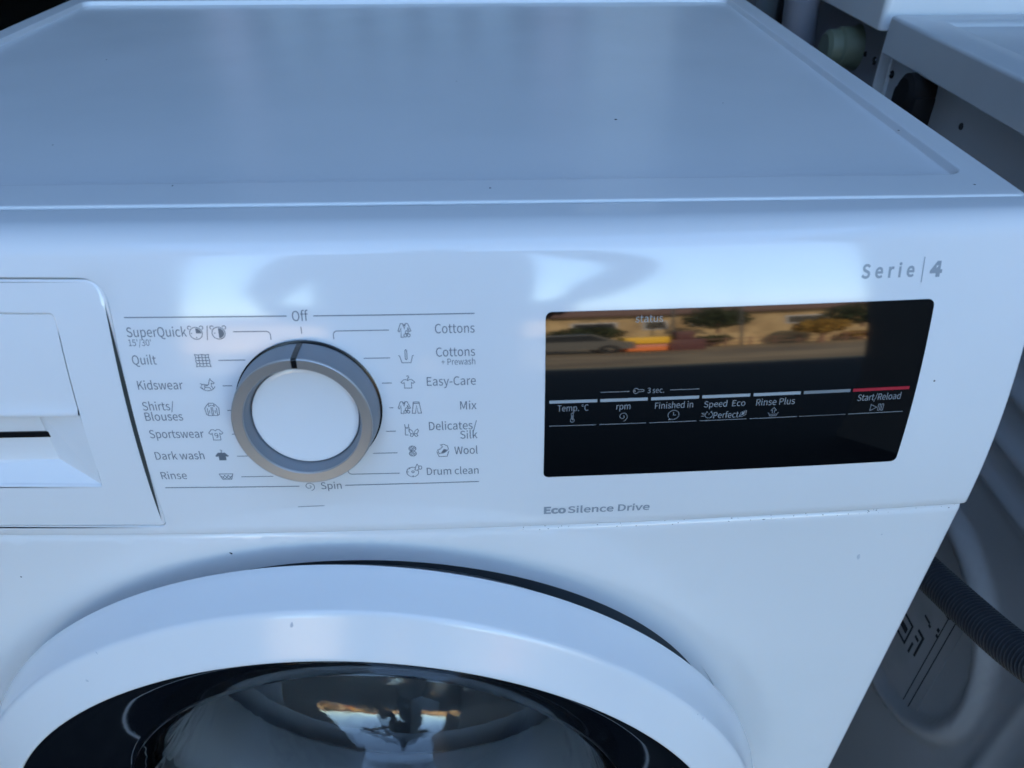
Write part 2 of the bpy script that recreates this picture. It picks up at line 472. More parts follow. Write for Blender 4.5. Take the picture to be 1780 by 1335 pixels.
def ribbon(mb, pts, w, h, closed=False):
    """pts in metres on (x, z)"""
    P = [Vector(p) for p in pts]
    out = []
    for i, p in enumerate(P):                      # subdivide long runs so they hug the bow
        out.append(p)
        if i+1 < len(P):
            n = int((P[i+1]-p).length/.008)
            for k in range(1, n+1): out.append(p.lerp(P[i+1], k/(n+1)))
    P = out; n = len(P); l = []; r = []
    for i in range(n):
        if closed: a, b = P[i-1], P[(i+1) % n]
        else: a, b = P[max(i-1, 0)], P[min(i+1, n-1)]
        d1 = (P[i]-a).normalized() if (P[i]-a).length > 1e-9 else (b-P[i]).normalized()
        d2 = (b-P[i]).normalized() if (b-P[i]).length > 1e-9 else d1
        t = (d1+d2)
        t = t.normalized() if t.length > 1e-6 else d1
        nn = Vector((-t.y, t.x)); c = max(.5, nn.dot(Vector((-d1.y, d1.x))))
        o = nn*(w/2/c)
        l.append(S(*(P[i]+o), h)); r.append(S(*(P[i]-o), h))
    q = len(mb.v); mb.v += l+r
    for i in range(n if closed else n-1):
        k = (i+1) % n
        mb.f.append((q+i, q+n+i, q+n+k, q+k))

HP = .00012
def line(pts, w=.00034, name='leader_line', material=None, parent=None, h=HP):
    mb = MB(); ribbon(mb, [(a/1000, b/1000) for a, b in pts], w, h)
    return obj(name, mb.v, mb.f, material or M_print, parent or fascia, smooth=False)

ROW = [811.2, 799.75, 788.9, 777.75, 766.5, 755.5, 744.55]
for t in [('SuperQuick', -76.5, -52.7, 809.7, 813.5), ("15'/30'", -76.5, -67.5, 806.1, 808.7), ('Quilt', -76.5, -66.8, 798.4, 802.2),
          ('Kidswear', -76.5, -58.0, 787.6, 791.4), ('Shirts/', -76.5, -63.4, 778.2, 782.0), ('Blouses', -76.5, -60.8, 773.4, 777.2),
          ('Sportswear', -76.5, -53.6, 765.0, 768.9), ('Dark wash', -76.6, -55.6, 754.1, 758.0), ('Rinse', -76.5, -65.4, 743.6, 747.5),
          ('Off', -10.0, -3.6, 815.3, 819.2), ('Cottons', 46.6, 62.6, 809.4, 813.1), ('Cottons', 46.6, 62.5, 799.8, 803.5),
          ('+ Prewash', 48.6, 62.5, 796.2, 798.8), ('Easy-Care', 42.2, 62.5, 787.3, 791.1), ('Mix', 55.6, 62.5, 776.1, 779.9),
          ('Delicates/', 42.0, 62.4, 766.6, 770.5), ('Silk', 55.1, 62.5, 762.0, 765.8), ('Wool', 52.3, 62.4, 754.1, 758.0),
          ('Drum clean', 39.7, 62.5, 743.3, 747.2), ('Spin', -7.7, 1.4, 736.7, 740.5)]:
    put_text(*t, M_print, fascia, 'program_text', HP)
put_text('Serie', 220.2, 242.4, 826.1, 831.2, M_printsoft, fascia, 'series_text', HP, space=1.22, bold=.012)
put_text('4', 249.0, 254.2, 825.9, 831.2, M_printsoft, fascia, 'series_number', HP, bold=.022)
put_text('Eco', 92.0, 102.3, 718.0, 722.0, M_printsoft, fascia, 'motor_text', HP, bold=.018)
put_text('Silence Drive', 103.1, 141.4, 717.9, 721.9, M_printsoft, fascia, 'motor_text', HP, bold=.008)
line([(246.0, 833.4), (246.0, 823.6)], .0004, 'divider_line', M_printsoft)

line([(-76.4, 817.4), (-12.1, 817.3)], .0004, 'frame_line'); line([(-1.5, 817.2), (62.7, 817.0)], .0004, 'frame_line')
line([(-76.3, 738.8), (-17.2, 738.6)], .0004, 'frame_line'); line([(3.0, 738.6), (62.6, 738.8)], .0004, 'frame_line')
def corner(x0, z0, x1, z1, r, n=5):
    """horizontal run from (x0,z0) turning by a rounded corner to (x1,z1)"""
    sx = 1 if x1 > x0 else -1; sz = 1 if z1 > z0 else -1
    P = [(x0, z0)]
    for i in range(n+1):
        a = math.pi/2*i/n
        P.append((x1-sx*r+sx*r*math.sin(a), z0+sz*r-sz*r*math.cos(a)))
    return P+[(x1, z1)]
line(corner(-34.1, 811.4, -19.4, 808.0, 1.6))
line([(-41.7, 799.8), (-30.9, 799.8)]); line([(-41.7, 788.9), (-37.8, 788.9)]); line([(-41.7, 777.8), (-37.9, 777.8)])
line([(-41.7, 766.5), (-37.9, 766.5)]); line([(-41.6, 755.4), (-37.0, 755.4)]); line([(-41.7, 744.4), (-27.8, 744.4)])
line([(-6.9, 813.0), (-6.9, 810.2)])
line(corner(28.1, 811.1, 5.7, 807.8, 1.6)); line([(17.1, 799.7), (27.8, 799.7)]); line([(23.7, 788.9), (27.7, 788.9)])
line([(25.9, 777.7), (27.6, 777.7)]); line([(23.6, 766.5), (27.7, 766.5)]); line([(17.1, 755.6), (27.6, 755.6)])
line(corner(27.7, 744.7, 5.3, 748.5, 1.6))
line([(-19.7, 726.5), (-7.7, 726.9)], .00035, 'painted_reflection')  # small dark reflection drawn in as a thin line

def circ(cx, cy, r, n=20, a0=0, a1=360, ry=None):
    ry = ry or r
    return [(cx+r*math.cos(math.radians(a0+(a1-a0)*i/n)), cy+ry*math.sin(math.radians(a0+(a1-a0)*i/n))) for i in range(n+1)]
TSH = [(.0, .62), (.22, .9), (.38, .9), (.5, .8), (.62, .9), (.78, .9), (1., .62), (.87, .5), (.76, .6), (.76, .02), (.24, .02), (.24, .6), (.13, .5), (.0, .62)]
def fit(pl, x0, x1, y0, y1): return [(x0+(x1-x0)*a, y0+(y1-y0)*b) for a, b in pl]
LONG = [(.0, .45), (.22, .95), (.38, .97), (.5, .82), (.62, .97), (.78, .95), (1., .45), (.88, .40), (.76, .68)]
TUB = [(0, 1), (.18, 0), (.82, 0), (1, 1)]
SPIRAL = [(.5+(.08+.42*i/44)*math.cos(-i*.2+1.2)*1.0, .5+(.08+.42*i/44)*math.sin(-i*.2+1.2)) for i in range(45)]
HATCH = lambda x0, x1, y0, y1, n: [[(x0+(x1-x0)*max(0, (i/n)*2-1), y0+(y1-y0)*min(1, (i/n)*2)), (x0+(x1-x0)*min(1, (i/n)*2), y0+(y1-y0)*max(0, (i/n)*2-1))] for i in range(1, n)]
PIE = lambda a0, a1, r: [('f', [(.5, .45)]+circ(.5, .45, r, 10, a0, a1))]
ICON = {
 'timer_quarter': [circ(.5, .45, .43), circ(.1, .85, .12, 8, 20, 260), circ(.9, .85, .12, 8, -80, 160), [(.5, .1), (.5, .2)], [(.15, .45), (.25, .45)]]+PIE(0, 90, .36),
 'timer_half': [circ(.5, .45, .43), circ(.1, .85, .12, 8, 20, 260), circ(.9, .85, .12, 8, -80, 160), [(.2, .45), (.3, .45)]]+PIE(-90, 90, .36),
 'slash': [[(.1, 0), (.9, 1)]],
 'quilt': [[(.02, .97), (.25, .93), (.5, .97), (.75, .93), (.96, .97), (.93, .72), (.98, .5), (.95, .25), (1, .02), (.75, .06), (.5, .02), (.25, .06), (.03, .02), (.08, .25), (.03, .5), (.07, .75), (.02, .97)]]+[[(.08, y), (.93, y)] for y in (.27, .5, .73)]+[[(x, .06), (x, .94)] for x in (.27, .5, .73)],
 'horse': [circ(.5, .55, .5, 14, 200, 340, .5), [(.1, .3), (.2, .22)], [(.05, .62), (.18, .55), (.3, .55), (.33, .35), (.28, .16)], [(.18, .55), (.12, .4)], [(.33, .35), (.45, .3), (.62, .3), (.7, .14)], [(.3, .55), (.45, .5), (.58, .52), (.66, .78), (.74, .98), (.78, .84), (.97, .66), (.9, .58), (.78, .64), (.76, .4), (.84, .2)], ('f', [(.35, .52), (.45, .5), (.58, .5), (.5, .42), (.38, .44)])],
 'shirt': [[(.15, .05), (.05, .1), (.0, .6), (.18, .85), (.35, 1), (.65, 1), (.82, .85), (1, .6), (.95, .1), (.85, .05)], [(.18, .62), (.18, .02), (.82, .02), (.82, .62)], [(.45, .02), (.45, .7)], [(.55, .02), (.55, .7)], [(.32, .98), (.3, .75), (.5, .85), (.7, .75), (.68, .98)], [(.3, .45), (.3, .2)], [(.7, .45), (.7, .2)]],
 'tee9': [TSH, circ(.5, .48, .11, 12), [(.61, .48), (.6, .3), (.48, .2)]],
 'darkshirt': [('f', fit(TSH[2:6]+[], 0, 1, 0, .78)+[(.76, .02), (.24, .02)]), ('f', fit([(.0, .52), (.24, .9), (.24, .5), (.12, .42)], 0, 1, 0, .78)), ('f', fit([(1., .52), (.76, .9), (.76, .5), (.88, .42)], 0, 1, 0, .78)), ('f', fit([(.24, .02), (.24, .9), (.76, .9), (.76, .02)], 0, 1, 0, .78)), [(.5, .68), (.5, .8), (.56, .86), (.52, .95), (.44, .92)]],
 'tub': [TUB, [(0, 1), (1, 1)], [(.12, .6), (.25, .35), (.37, .75), (.5, .35), (.63, .75), (.75, .35), (.88, .65)], [(.2, .3), (.35, .12), (.5, .3), (.65, .12), (.8, .3)]],
 'cotton': [LONG, [(.0, .45), (.12, .4), (.25, .66), (.22, .02), (.45, .02)], [(.38, .97), (.5, .6), (.62, .97)], circ(.68, .36, .11, 10), circ(.55, .14, .11, 10), circ(.82, .14, .11, 10), [(.76, .68), (.76, .5)]],
 'prewash': [[(0, .58), (.08, .5), (.2, .02), (.8, .02), (.92, .5), (1, .58)], [(.44, .3), (.44, .92), (.5, 1), (.56, .92), (.56, .3), (.5, .24), (.44, .3)]],
 'hanger': [fit(TSH, 0, 1, 0, .76), [(.5, .62), (.5, .78), (.6, .86), (.54, .98), (.42, .94)]],
 'pants': [[(.2, 1), (.8, 1), (1, 0), (.64, 0), (.5, .72), (.36, 0), (0, 0), (.2, 1)], [(.2, .88), (.8, .88)]],
 'dress': [[(.1, 1), (.2, .7), (.3, .72), (.45, .6), (.7, .75), (.8, 1)], [(.2, .7), (.1, .0), (.6, .0)], [(.8, .72), (.75, .5)]],
 'butterfly': [[(.5, .3), (.35, .75), (.1, .95), (.0, .75), (.15, .45), (.5, .35), (.85, .45), (1, .75), (.9, .95), (.65, .75), (.5, .3)], [(.5, .3), (.3, .05), (.1, .15), (.2, .4)], [(.5, .3), (.7, .05), (.9, .15), (.8, .4)]],
 'yarn': [circ(.5, .75, .45, 14, 0, 360, .25), circ(.5, .25, .45, 14, 0, 360, .25), [(.2, .6), (.75, .9)], [(.35, .55), (.85, .8)], [(.2, .4), (.75, .1)], [(.35, .45), (.85, .2)], [(.15, .75), (.5, .95)], [(.15, .25), (.5, .05)]],
 'handwash': [[(0, .42), (.06, .36), (.18, .02), (.82, .02), (.94, .36), (1, .42)], [(.2, .25), (.1, .55), (.3, .62), (.5, .8), (.35, .95), (.6, 1.), (.9, .85), (.95, .6), (.75, .4), (.55, .3), (.2, .25)], ('f', [(.35, .32), (.6, .62), (.85, .55), (.62, .34)])],
 'drum': [circ(.4, .38, .38, 18, 60, 390), circ(.42, .4, .08, 8), [(.4, .02), (.4, .12)], [(.04, .4), (.14, .4)], [(.2, .62), (.27, .68)], [(.55, .55), (.62, .78), (.72, 1), (.82, .8), (.8, .6), (.68, .5), (.55, .55)], circ(.9, .72, .1, 10, 0, 360, .14)],
 'spiral': [SPIRAL], 'spiral2': [SPIRAL],
 'thermo': [[(.3, .35), (.3, .9), (.5, 1), (.7, .9), (.7, .35)], circ(.5, .2, .42, 12, 110, 430, .19), [(.5, .2), (.5, .75)]],
 'clock': [circ(.52, .52, .46, 22, -120, 215), [(.52, .8), (.52, .5), (.72, .5)], ('f', [(.1, .0), (.34, .04), (.2, .2)])],
 'speedclock': [[(.0, .7), (.28, .7)], [(.08, .5), (.3, .5)], [(.0, .3), (.28, .3)], circ(.65, .45, .33, 16, 110, 430, .44), [(.4, .95), (.5, .85)], [(.9, .95), (.8, .85)], [(.65, .7), (.65, .45)]],
 'leaf': [[(.05, .1), (.2, .7), (.9, .95), (.85, .35), (.45, .1), (.05, .1)], [(.05, .1), (.7, .75)], ('f', [(.3, .3), (.35, .65), (.7, .75), (.65, .4)])],
 'rinseplus': [[(0, .4), (.08, .36), (.2, .02), (.8, .02), (.92, .36), (1, .4)], [(.4, .35), (.4, .68), (.24, .68), (.5, 1), (.76, .68), (.6, .68), (.6, .35)], [(.2, .2), (.8, .2)]],
 'playpause': [[(0, .05), (0, .95), (.48, .5), (0, .05)], [(.6, .05), (.6, .95), (.74, .95), (.74, .05), (.6, .05)], [(.86, .05), (.86, .95), (1, .95), (1, .05), (.86, .05)]],
 'key': [circ(.25, .5, .25, 14, 30, 330, .48), [(.46, .72), (.95, .72), (1, .5), (.88, .3), (.8, .42), (.7, .3), (.46, .3)], circ(.14, .5, .05, 6, 0, 360, .1)],
}
def icon(kind, x0, x1, z0, z1, material, parent, name, h=HP, w=.00027):
    mb = MB()
    for st in ICON[kind]:
        if st[0] == 'f':
            P = fit(st[1], x0/1000, x1/1000, z0/1000, z1/1000)
            v, f = cdt(P, [], [])
            mb.add([S(a, b, h) for a, b in v], f)
        else:
            P = fit(st, x0/1000, x1/1000, z0/1000, z1/1000)
            if (Vector(P[0])-Vector(P[-1])).length < 1e-7: ribbon(mb, P[:-1], w, h, True)
            else: ribbon(mb, P, w, h)
    return obj(name, mb.v, mb.f, material, parent, smooth=False)
for t in [('timer_quarter', -51.9, -46.0, 808.4, 814.0), ('slash', -44.9, -44.0, 808.2, 813.9), ('timer_half', -43.0, -36.9, 808.4, 814.0), ('quilt', -51.1, -45.1, 797.1, 802.5),
          ('horse', -51.2, -44.8, 786.5, 792.2), ('shirt', -50.9, -45.0, 775.4, 781.2), ('tee9', -51.4, -45.4, 763.6, 769.4), ('darkshirt', -50.9, -45.0, 753.3, 759.0),
          ('tub', -51.1, -45.1, 743.1, 746.1), ('cotton', 31.7, 36.9, 808.0, 813.8), ('prewash', 31.3, 37.4, 797.4, 803.0), ('hanger', 31.5, 37.2, 786.4, 792.0),
          ('cotton', 29.5, 34.7, 774.8, 780.6), ('pants', 35.3, 39.2, 774.9, 780.1), ('dress', 31.4, 34.0, 764.5, 769.8), ('butterfly', 33.3, 37.4, 763.4, 767.5),
          ('yarn', 32.5, 35.9, 753.7, 758.9), ('handwash', 44.5, 50.0, 753.0, 759.4), ('drum', 30.7, 37.6, 742.5, 749.4), ('spiral', -15.3, -10.3, 735.9, 740.9)]:
    icon(*t, M_print, fascia, 'program_icon', w=.0003)

HD = .00044
for (x0, x1), m_ in zip([(93.3, 113.6), (114.9, 135.2), (136.7, 157.3), (158.7, 179.5), (181.0, 201.6), (203.0, 223.6), (224.8, 249.9)], [M_key]*5+[M_keydim, M_red]):
    z = 778.5; mb = MB()
    ribbon(mb, [(x0/1000, z/1000), (x1/1000, z/1000)], .0014, HD)
    k = obj('key_bar', mb.v, mb.f, m_, display, smooth=False)
    if m_ is M_red: k['label'] = 'red start key bar'
for i, (x0, x1) in enumerate([(93.3, 113.6), (115.1, 135.3), (136.8, 157.3), (158.8, 179.4), (180.9, 201.8), (202.9, 223.7), (224.8, 249.6)]):
    line([(x0, 767.05), (x1, 767.05)], .00026, 'key_underline', M_dispdim if i == 5 else M_disp, display, HD)
line([(114.7, 782.3), (127.1, 782.3)], .00026, 'key_lock_line', M_disp, display, HD); line([(144.5, 782.3), (157.1, 782.3)], .00026, 'key_lock_line', M_disp, display, HD)
for t in [('status', 128.0, 139.3, 811.8, 814.7), ('Temp. °C', 96.8, 110.0, 774.0, 776.9), ('rpm', 122.0, 128.0, 774.0, 776.9), ('Finished in', 138.6, 155.1, 773.7, 776.6),
          ('Speed', 159.9, 169.9, 773.5, 776.3), ('Eco', 172.2, 177.9, 773.5, 776.3), ('Perfect', 164.6, 175.7, 768.0, 770.9), ('Rinse Plus', 182.7, 199.7, 773.3, 776.3),
          ('Start/Reload', 227.6, 246.9, 773.3, 776.3), ('3 sec.', 134.8, 141.9, 781.2, 783.6)]:
    put_text(*t, M_disp, display, 'key_text', HD)
for t in [('thermo', 102.2, 104.3, 768.6, 773.2), ('spiral2', 122.8, 127.2, 768.3, 772.8), ('clock', 144.3, 149.5, 768.0, 772.8), ('speedclock', 159.2, 164.3, 768.2, 771.7),
          ('leaf', 175.9, 179.2, 768.0, 771.3), ('rinseplus', 188.6, 193.3, 767.9, 772.0), ('playpause', 234.4, 240.1, 768.0, 771.4), ('key', 128.8, 133.4, 781.2, 783.6)]:
    icon(*t, M_disp, display, 'key_icon', HD, .00022)

# program dial
KX, KZ = -.00739, .77844
KP = S(KX, KZ); kt = KF*(KZ-ZS)
KN = Vector((2*BOW*KX/HX**2, -1, math.tan(kt))).normalized()
UP = Vector((0, 0, 1))
kb = MB(); kb.lathe([(.0240, .0004), (.0301, .0004), (.0304, .00025), (.0304, -.0004)], KP, KN, UP, 96)
kbase = kb.build('dial_gap_shade', M_black, WM)  # black ring painted in for the shadow gap under the dial
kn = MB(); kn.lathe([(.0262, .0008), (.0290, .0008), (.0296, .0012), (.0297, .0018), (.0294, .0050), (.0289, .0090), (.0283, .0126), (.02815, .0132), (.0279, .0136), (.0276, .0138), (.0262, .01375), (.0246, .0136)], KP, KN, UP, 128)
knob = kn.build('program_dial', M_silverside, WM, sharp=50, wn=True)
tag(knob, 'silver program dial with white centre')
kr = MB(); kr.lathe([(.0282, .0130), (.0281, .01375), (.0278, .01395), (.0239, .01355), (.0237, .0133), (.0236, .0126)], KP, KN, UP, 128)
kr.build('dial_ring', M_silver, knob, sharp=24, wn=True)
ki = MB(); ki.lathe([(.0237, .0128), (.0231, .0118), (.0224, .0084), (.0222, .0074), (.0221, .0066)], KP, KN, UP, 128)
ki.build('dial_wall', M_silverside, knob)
kd = MB(); kd.lathe([(.0001, .00695), (.006, .0070), (.014, .0073), (.0192, .0077), (.0208, .0077), (.0216, .0074), (.0219, .0069), (.0219, .0060)], KP, KN, UP, 128)
kd.build('dial_centre', M_knobdisc, knob)
u = (UP-KN*UP.dot(KN)).normalized(); w_ = u.cross(KN)
km = MB()
prof_m = [(.02985, .0012), (.0296, .0050), (.0291, .0090), (.0285, .0126), (.0283, .0134), (.0280, .0140), (.0277, .01412), (.0242, .0136), (.0238, .0133)]
ml = []
for r, hh in prof_m:
    wd = .0011
    ml.append([KP+KN*hh+u*r+w_*s*wd for s in (-1, 1)])
km.loft(ml, closed=False)
km.build('dial_pointer', M_black, knob, smooth=False)

# door
DO = Vector((DCX, 0, DCZ)); DA = Vector((math.sin(-.0314), -math.cos(-.0314), 0))
def dl(prof, seg=160):
    mb = MB(); mb.lathe([(r*1.0365, -(y+.0075)) for r, y in prof], DO, DA, UP, seg); return mb
door = dl([(.186, .004), (.194, -.010), (.200, -.0225), (.210, -.0275), (.2205, -.0291), (.2219, -.0295), (.2224, -.0302), (.2219, -.0345), (.2206, -.0415), (.2193, -.0480), (.21868, -.0513), (.2184, -.0521), (.2179, -.0528), (.2171, -.0535), (.2160, -.0541), (.2110, -.0568), (.2070, -.0590), (.2020, -.0618), (.1998, -.0630), (.1986, -.0635), (.1979, -.0631), (.1976, -.0622), (.1974, -.059)], 192).build('door', M_door, WM, sharp=60, wn=True)
tag(door, 'round white door ring')
dl([(.1975, -.0612), (.194, -.0603), (.186, -.0570), (.174, -.0518), (.162, -.0456), (.153, -.0408), (.1490, -.0385), (.1478, -.0370), (.147, -.030), (.150, -.010)]).build('door_trim', M_trim, door, sharp=60)
dl([(.1476, -.0372), (.1440, -.0330), (.1400, -.0230), (.1340, -.0020), (.1280, .0250), (.1200, .0550), (.1090, .0760), (.0900, .0900), (.0600, .0980), (.0300, .1010), (.0005, .1020), (.0005, .0970), (.0300, .0960), (.0600, .0930), (.0860, .0850), (.1040, .0715), (.1150, .0520), (.1230, .0230), (.1290, -.0030), (.1345, -.0210), (.1390, -.0300), (.1430, -.0345), (.1476, -.0372)], 96).build('door_glass', M_glass, door, sharp=60)
rc = MB(); rc.lathe([(.2195, -.0005), (.2195, .006), (.165, .008)], (DCX, 0, DCZ), (0, 1, 0), UP, 96); rc.build('door_gap_shade', M_recess, WM)  # ring coloured dark for the shade in the gap behind the door
gk = MB(); gk.lathe([(.185, .04), (.178, .03), (.166, .028), (.158, .034), (.150, .050), (.146, .070), (.150, .085), (.165, .095), (.20, .10)], (DCX, 0, DCZ), (0, 1, 0), UP, 96)
gk.build('gasket', M_gasket, WM)
dm = MB(); dm.lathe([(.150, .105), (.200, .108), (.232, .118), (.236, .15), (.236, .44), (.05, .46), (.0005, .46)], (DCX, 0, DCZ), (0, 1, 0), UP, 96)
drum = dm.build('drum', M_drum, WM, sharp=40)
for a in (30, 150, 270):
    pd = MB(); ca, sa = math.cos(math.radians(a)), math.sin(math.radians(a)); tx, tz = -sa, ca
    lp = []
    for y in (.13, .16, .40, .43):
        hgt = .055 if .15 < y < .41 else .01
        lp.append([(DCX+ca*r+tx*s, y, DCZ+sa*r+tz*s) for r, s in ((.235, -.035), (.235-hgt*.8, -.014), (.235-hgt, 0), (.235-hgt*.8, .014), (.235, .035))])
    pd.loft(lp, closed=False); pd.build('drum_paddle', M_drum, drum)

# specks, scuffs and chips on the machine
def speck(name, c, n, r, material, parent, stretch=1., ang=0.):
    n = Vector(n).normalized(); a = n.orthogonal().normalized(); b = n.cross(a)
    c = Vector(c)+n*.00006; P = []
    for k in range(8):
        q = 2*math.pi*k/8; rr = r*random.uniform(.6, 1.2)
        x, y = rr*math.cos(q)*stretch, rr*math.sin(q)
        x, y = x*math.cos(ang)-y*math.sin(ang), x*math.sin(ang)+y*math.cos(ang)
        P.append(c+a*x+b*y)
    mb = MB(); mb.v = P+[c+n*r*.35]; mb.f = [(k, (k+1) % 8, 8) for k in range(8)]
    return mb.build(name, material, parent)
for x, y, z, r in ((.139, .1621, .8446, .0011), (-.0684, .0671, .848, .0006), (.0699, .0603, .848, .0006), (.2826, .135, .8462, .0007), (-.1498, .1307, .8446, .0005), (.2813, .0578, .848, .0006), (-.19, .30, .8446, .0006), (.05, .24, .8446, .0004), (.205, .19, .8446, .0004)):
    speck('dirt_speck', (x, y, z), (0, 0, 1), r, M_crumb, lid)
for x, z, r, st, mm in ((-.0572, .6949, .0006, 1.6, M_crumb), (.2548, .6739, .0012, 2.2, M_scuff), (-.1635, .6783, .0005, 1, M_crumb), (.262, .69, .0006, 1, M_scuff)):
    h = .001; ny = (body_y(x+h, z)-body_y(x-h, z))/(2*h), (body_y(x, z+h)-body_y(x, z-h))/(2*h)
    speck('scuff_mark', (x, body_y(x, z), z), (ny[0], -1, ny[1]), r, mm, body, st, 1.2)
speck('dirt_speck', S(.2609, .7808), (0, -1, .2), .0005, M_crumb, fascia)
def door_pt(x, z):
    dx, dz = x-DCX, z-DCZ; r = math.hypot(dx, dz)/1.0365
    P = [(.1998, .0630), (.2020, .0618), (.2070, .0590), (.2110, .0568), (.2160, .0541), (.2179, .0528)]
    r = max(P[0][0], min(P[-1][0], r)); hh = .06
    for (a, b), (c, d) in zip(P, P[1:]):
        if a <= r <= c: hh = b+(d-b)*(r-a)/(c-a)
    W = DA.cross(UP).normalized()*-1
    ang = math.atan2(dx, dz)
    wv = Vector((math.cos(-.0314), math.sin(-.0314), 0))
    return DO+DA*(hh-.0075)+(UP*math.cos(ang)+wv*math.sin(ang))*(r*1.0365)
for x, z, r, st, an in ((-.0191, .6925, .0007, 2.2, .5), (-.121, .6532, .0008, 1.8, 1.9), (-.1136, .6678, .0005, 4, 1.3), (.1899, .6246, .0009, 2.0, .3), (.1804, .6236, .0005, 1.2, 0)):
    p = door_pt(x, z); speck('scuff_mark', p, (DA+Vector((0, 0, .4))).normalized(), r, M_scuff, door, st, an)
# chipped paint and grit along the seam below the control panel
ch = MB()
for i in range(90):
    x = .08+.215*random.random()**.8; z = ZB1-random.uniform(.0002, .0028)
    r = random.uniform(.00010, .00026)
    c = Vector((x, body_y(x, z)-.00006, z)); n = Vector((0, -1, .9)).normalized(); a = Vector((1, 0, 0)); b = n.cross(a)
    k = [c+(a*math.cos(q)*random.uniform(.8, 2.4)+b*math.sin(q)*random.uniform(.5, 1))*r for q in (0, 1.2, 2.4, 3.7, 5)]
    ch.add(k+[c+n*r*.5], [(j, (j+1) % 5, 5) for j in range(5)])
o = ch.build('seam_grit', M_crumb, body); o['kind'] = 'stuff'

# ------------------------------------------------------------------ neighbours on the right, backs turned to us
def emboss(y, z, y0, Z0, ribs_h, ribs_v, circ_):
    """how far (-x) the stamped sheet stands out"""
    def bump(d, w): return 0 if abs(d) >= w else (math.cos(math.pi*d/w)+1)/2
    e = 0
    if circ_:
        cy, cz, r, w = circ_
        e = max(e, .010*min(1, 1.6*bump(math.hypot(y-cy, z-cz)-r, w)))
        if math.hypot(y-cy, z-cz) < r-w*.3: e = max(e, .002)
    for z0, a, b in ribs_h:
        if a <= y <= b: e = max(e, .005*bump(z-z0, .011)*min(1, (y-a)/.01, (b-y)/.01))
    for yy, a, b in ribs_v:
        if a <= z <= b: e = max(e, .005*bump(y-yy, .011)*min(1, (z-a)/.01, (b-z)/.01))
    return e
def back_machine(y0, y1, top, label, ribs_h, ribs_v, circ_, lid_t, holes, M_back=M_back, M_backlid=M_backlid):
    R = empty('washing_machine', (.7, (y0+y1)/2, 0), label, 'washing machine', 'washing machines standing with their backs to the first one')
    PX = .4105
    ny, nz = 120, 170
    rp = MB()
    Y = [y0+.006+(y1-y0-.012)*i/ny for i in range(ny+1)]; Z = [.03+(top-lid_t-.0305)*i/nz for i in range(nz+1)]
    rp.loft([[(PX-emboss(y, z, y0, 0, ribs_h, ribs_v, circ_), y, z) for y in Y] for z in Z], closed=False)
    bp_ = rp.build('back_panel', M_back, R, sharp=60)
    sh = MB()
    for yy in (y0+.003, y1-.006):
        sh.box(PX-.002, .95, yy, yy+.003, .03, top-lid_t-.0005)
    sh.box(.945, .95, y0+.007, y1-.007, .03, top-lid_t-.0005)
    sh.build('casing', M_enamel, R, smooth=False)
    lm = MB()
    def ll(i, z): return [(x, y, z) for x, y in rrect(.3985+i, .960-i, y0+i, y1-i, max(.006-i, .002), 5)]
    def rl(i, z): return [(x, y, z) for x, y in rrect(.430+i, .935-i, y0+.028+i, y1-.028-i, .004, 5)]
    lm.loft([ll(.004, top-lid_t), ll(.0006, top-lid_t+.0008), ll(0, top-lid_t+.002), ll(0, top-.003), ll(.001, top-.001), ll(.003, top), ll(.02, top), rl(0, top), rl(.0035, top-.0030), rl(.005, top-.0034), rl(.05, top-.0034)], True, True)
    lm.build('worktop', M_backlid, R, sharp=60, wn=True)
    for y, z, r in holes:
        hm = MB(); hm.lathe([(r*1.25, -.0005), (r, .0012), (r*.9, .0004), (.0002, .0002)], (PX, y, z), (-1, 0, 0), UP, 16); hm.build('screw_hole', M_black, bp_)
    for sy in (y0+.06, y1-.06):
        for sx in (.46, .9):
            ft = MB(); ft.lathe([(0, .031), (.014, .031), (.014, .01), (.022, .008), (.022, 0), (0, 0)], (sx, sy, 0), (0, 0, 1), (1, 0, 0), 16); ft.build('foot', M_black, R)
    return R, bp_
MBk, pan = back_machine(-.188, .4135, .848, 'off-white washing machine at right with ribbed back panel and grey hose in front',
    [(.612, -.18, .40), (.642, -.18, .40), (.676, -.18, .40), (.735, -.18, .40)], [(.004, .06, .56), (-.026, .06, .56), (-.062, .06, .56)], (.130, .460, .098, .012), .0295,
    [(.405, .803, .0028)])
# sticker with pictograms on the back
PXs = .4085
lb = MB(); lb.bbox(PXs-.0006, PXs+.004, .070, .133, .383, .503, .0004); sticker = lb.build('warning_label', M_label, MBk, smooth=False)
def mark(x, y0_, y1_, z0_, z1_, name='label_mark'):
    b_ = MB(); b_.box(x-.00035, x+.0004, y0_, y1_, z0_, z1_); b_.build(name, M_crumb, sticker, smooth=False)
XM = PXs-.0007
for a in ((.112, .130, .425, .427), (.112, .130, .447, .449), (.112, .1135, .427, .447), (.1285, .130, .427, .447), (.116, .126, .434, .440),
          (.097, .106, .452, .4545), (.097, .0990, .430, .452), (.101, .106, .444, .4465), (.104, .106, .425, .437), (.097, .0995, .468, .4705), (.0995, .107, .470, .472), (.088, .0905, .475, .478), (.0865, .089, .470, .4725)):
    mark(XM, *a)
for y_ in (.0785, .086): mark(XM, y_, y_+.0006, .385, .501, 'label_line')
b_ = MB(); b_.bbox(PXs-.004, PXs+.002, .083, .094, .498, .510, .001); b_.build('black_clip', M_black, MBk)
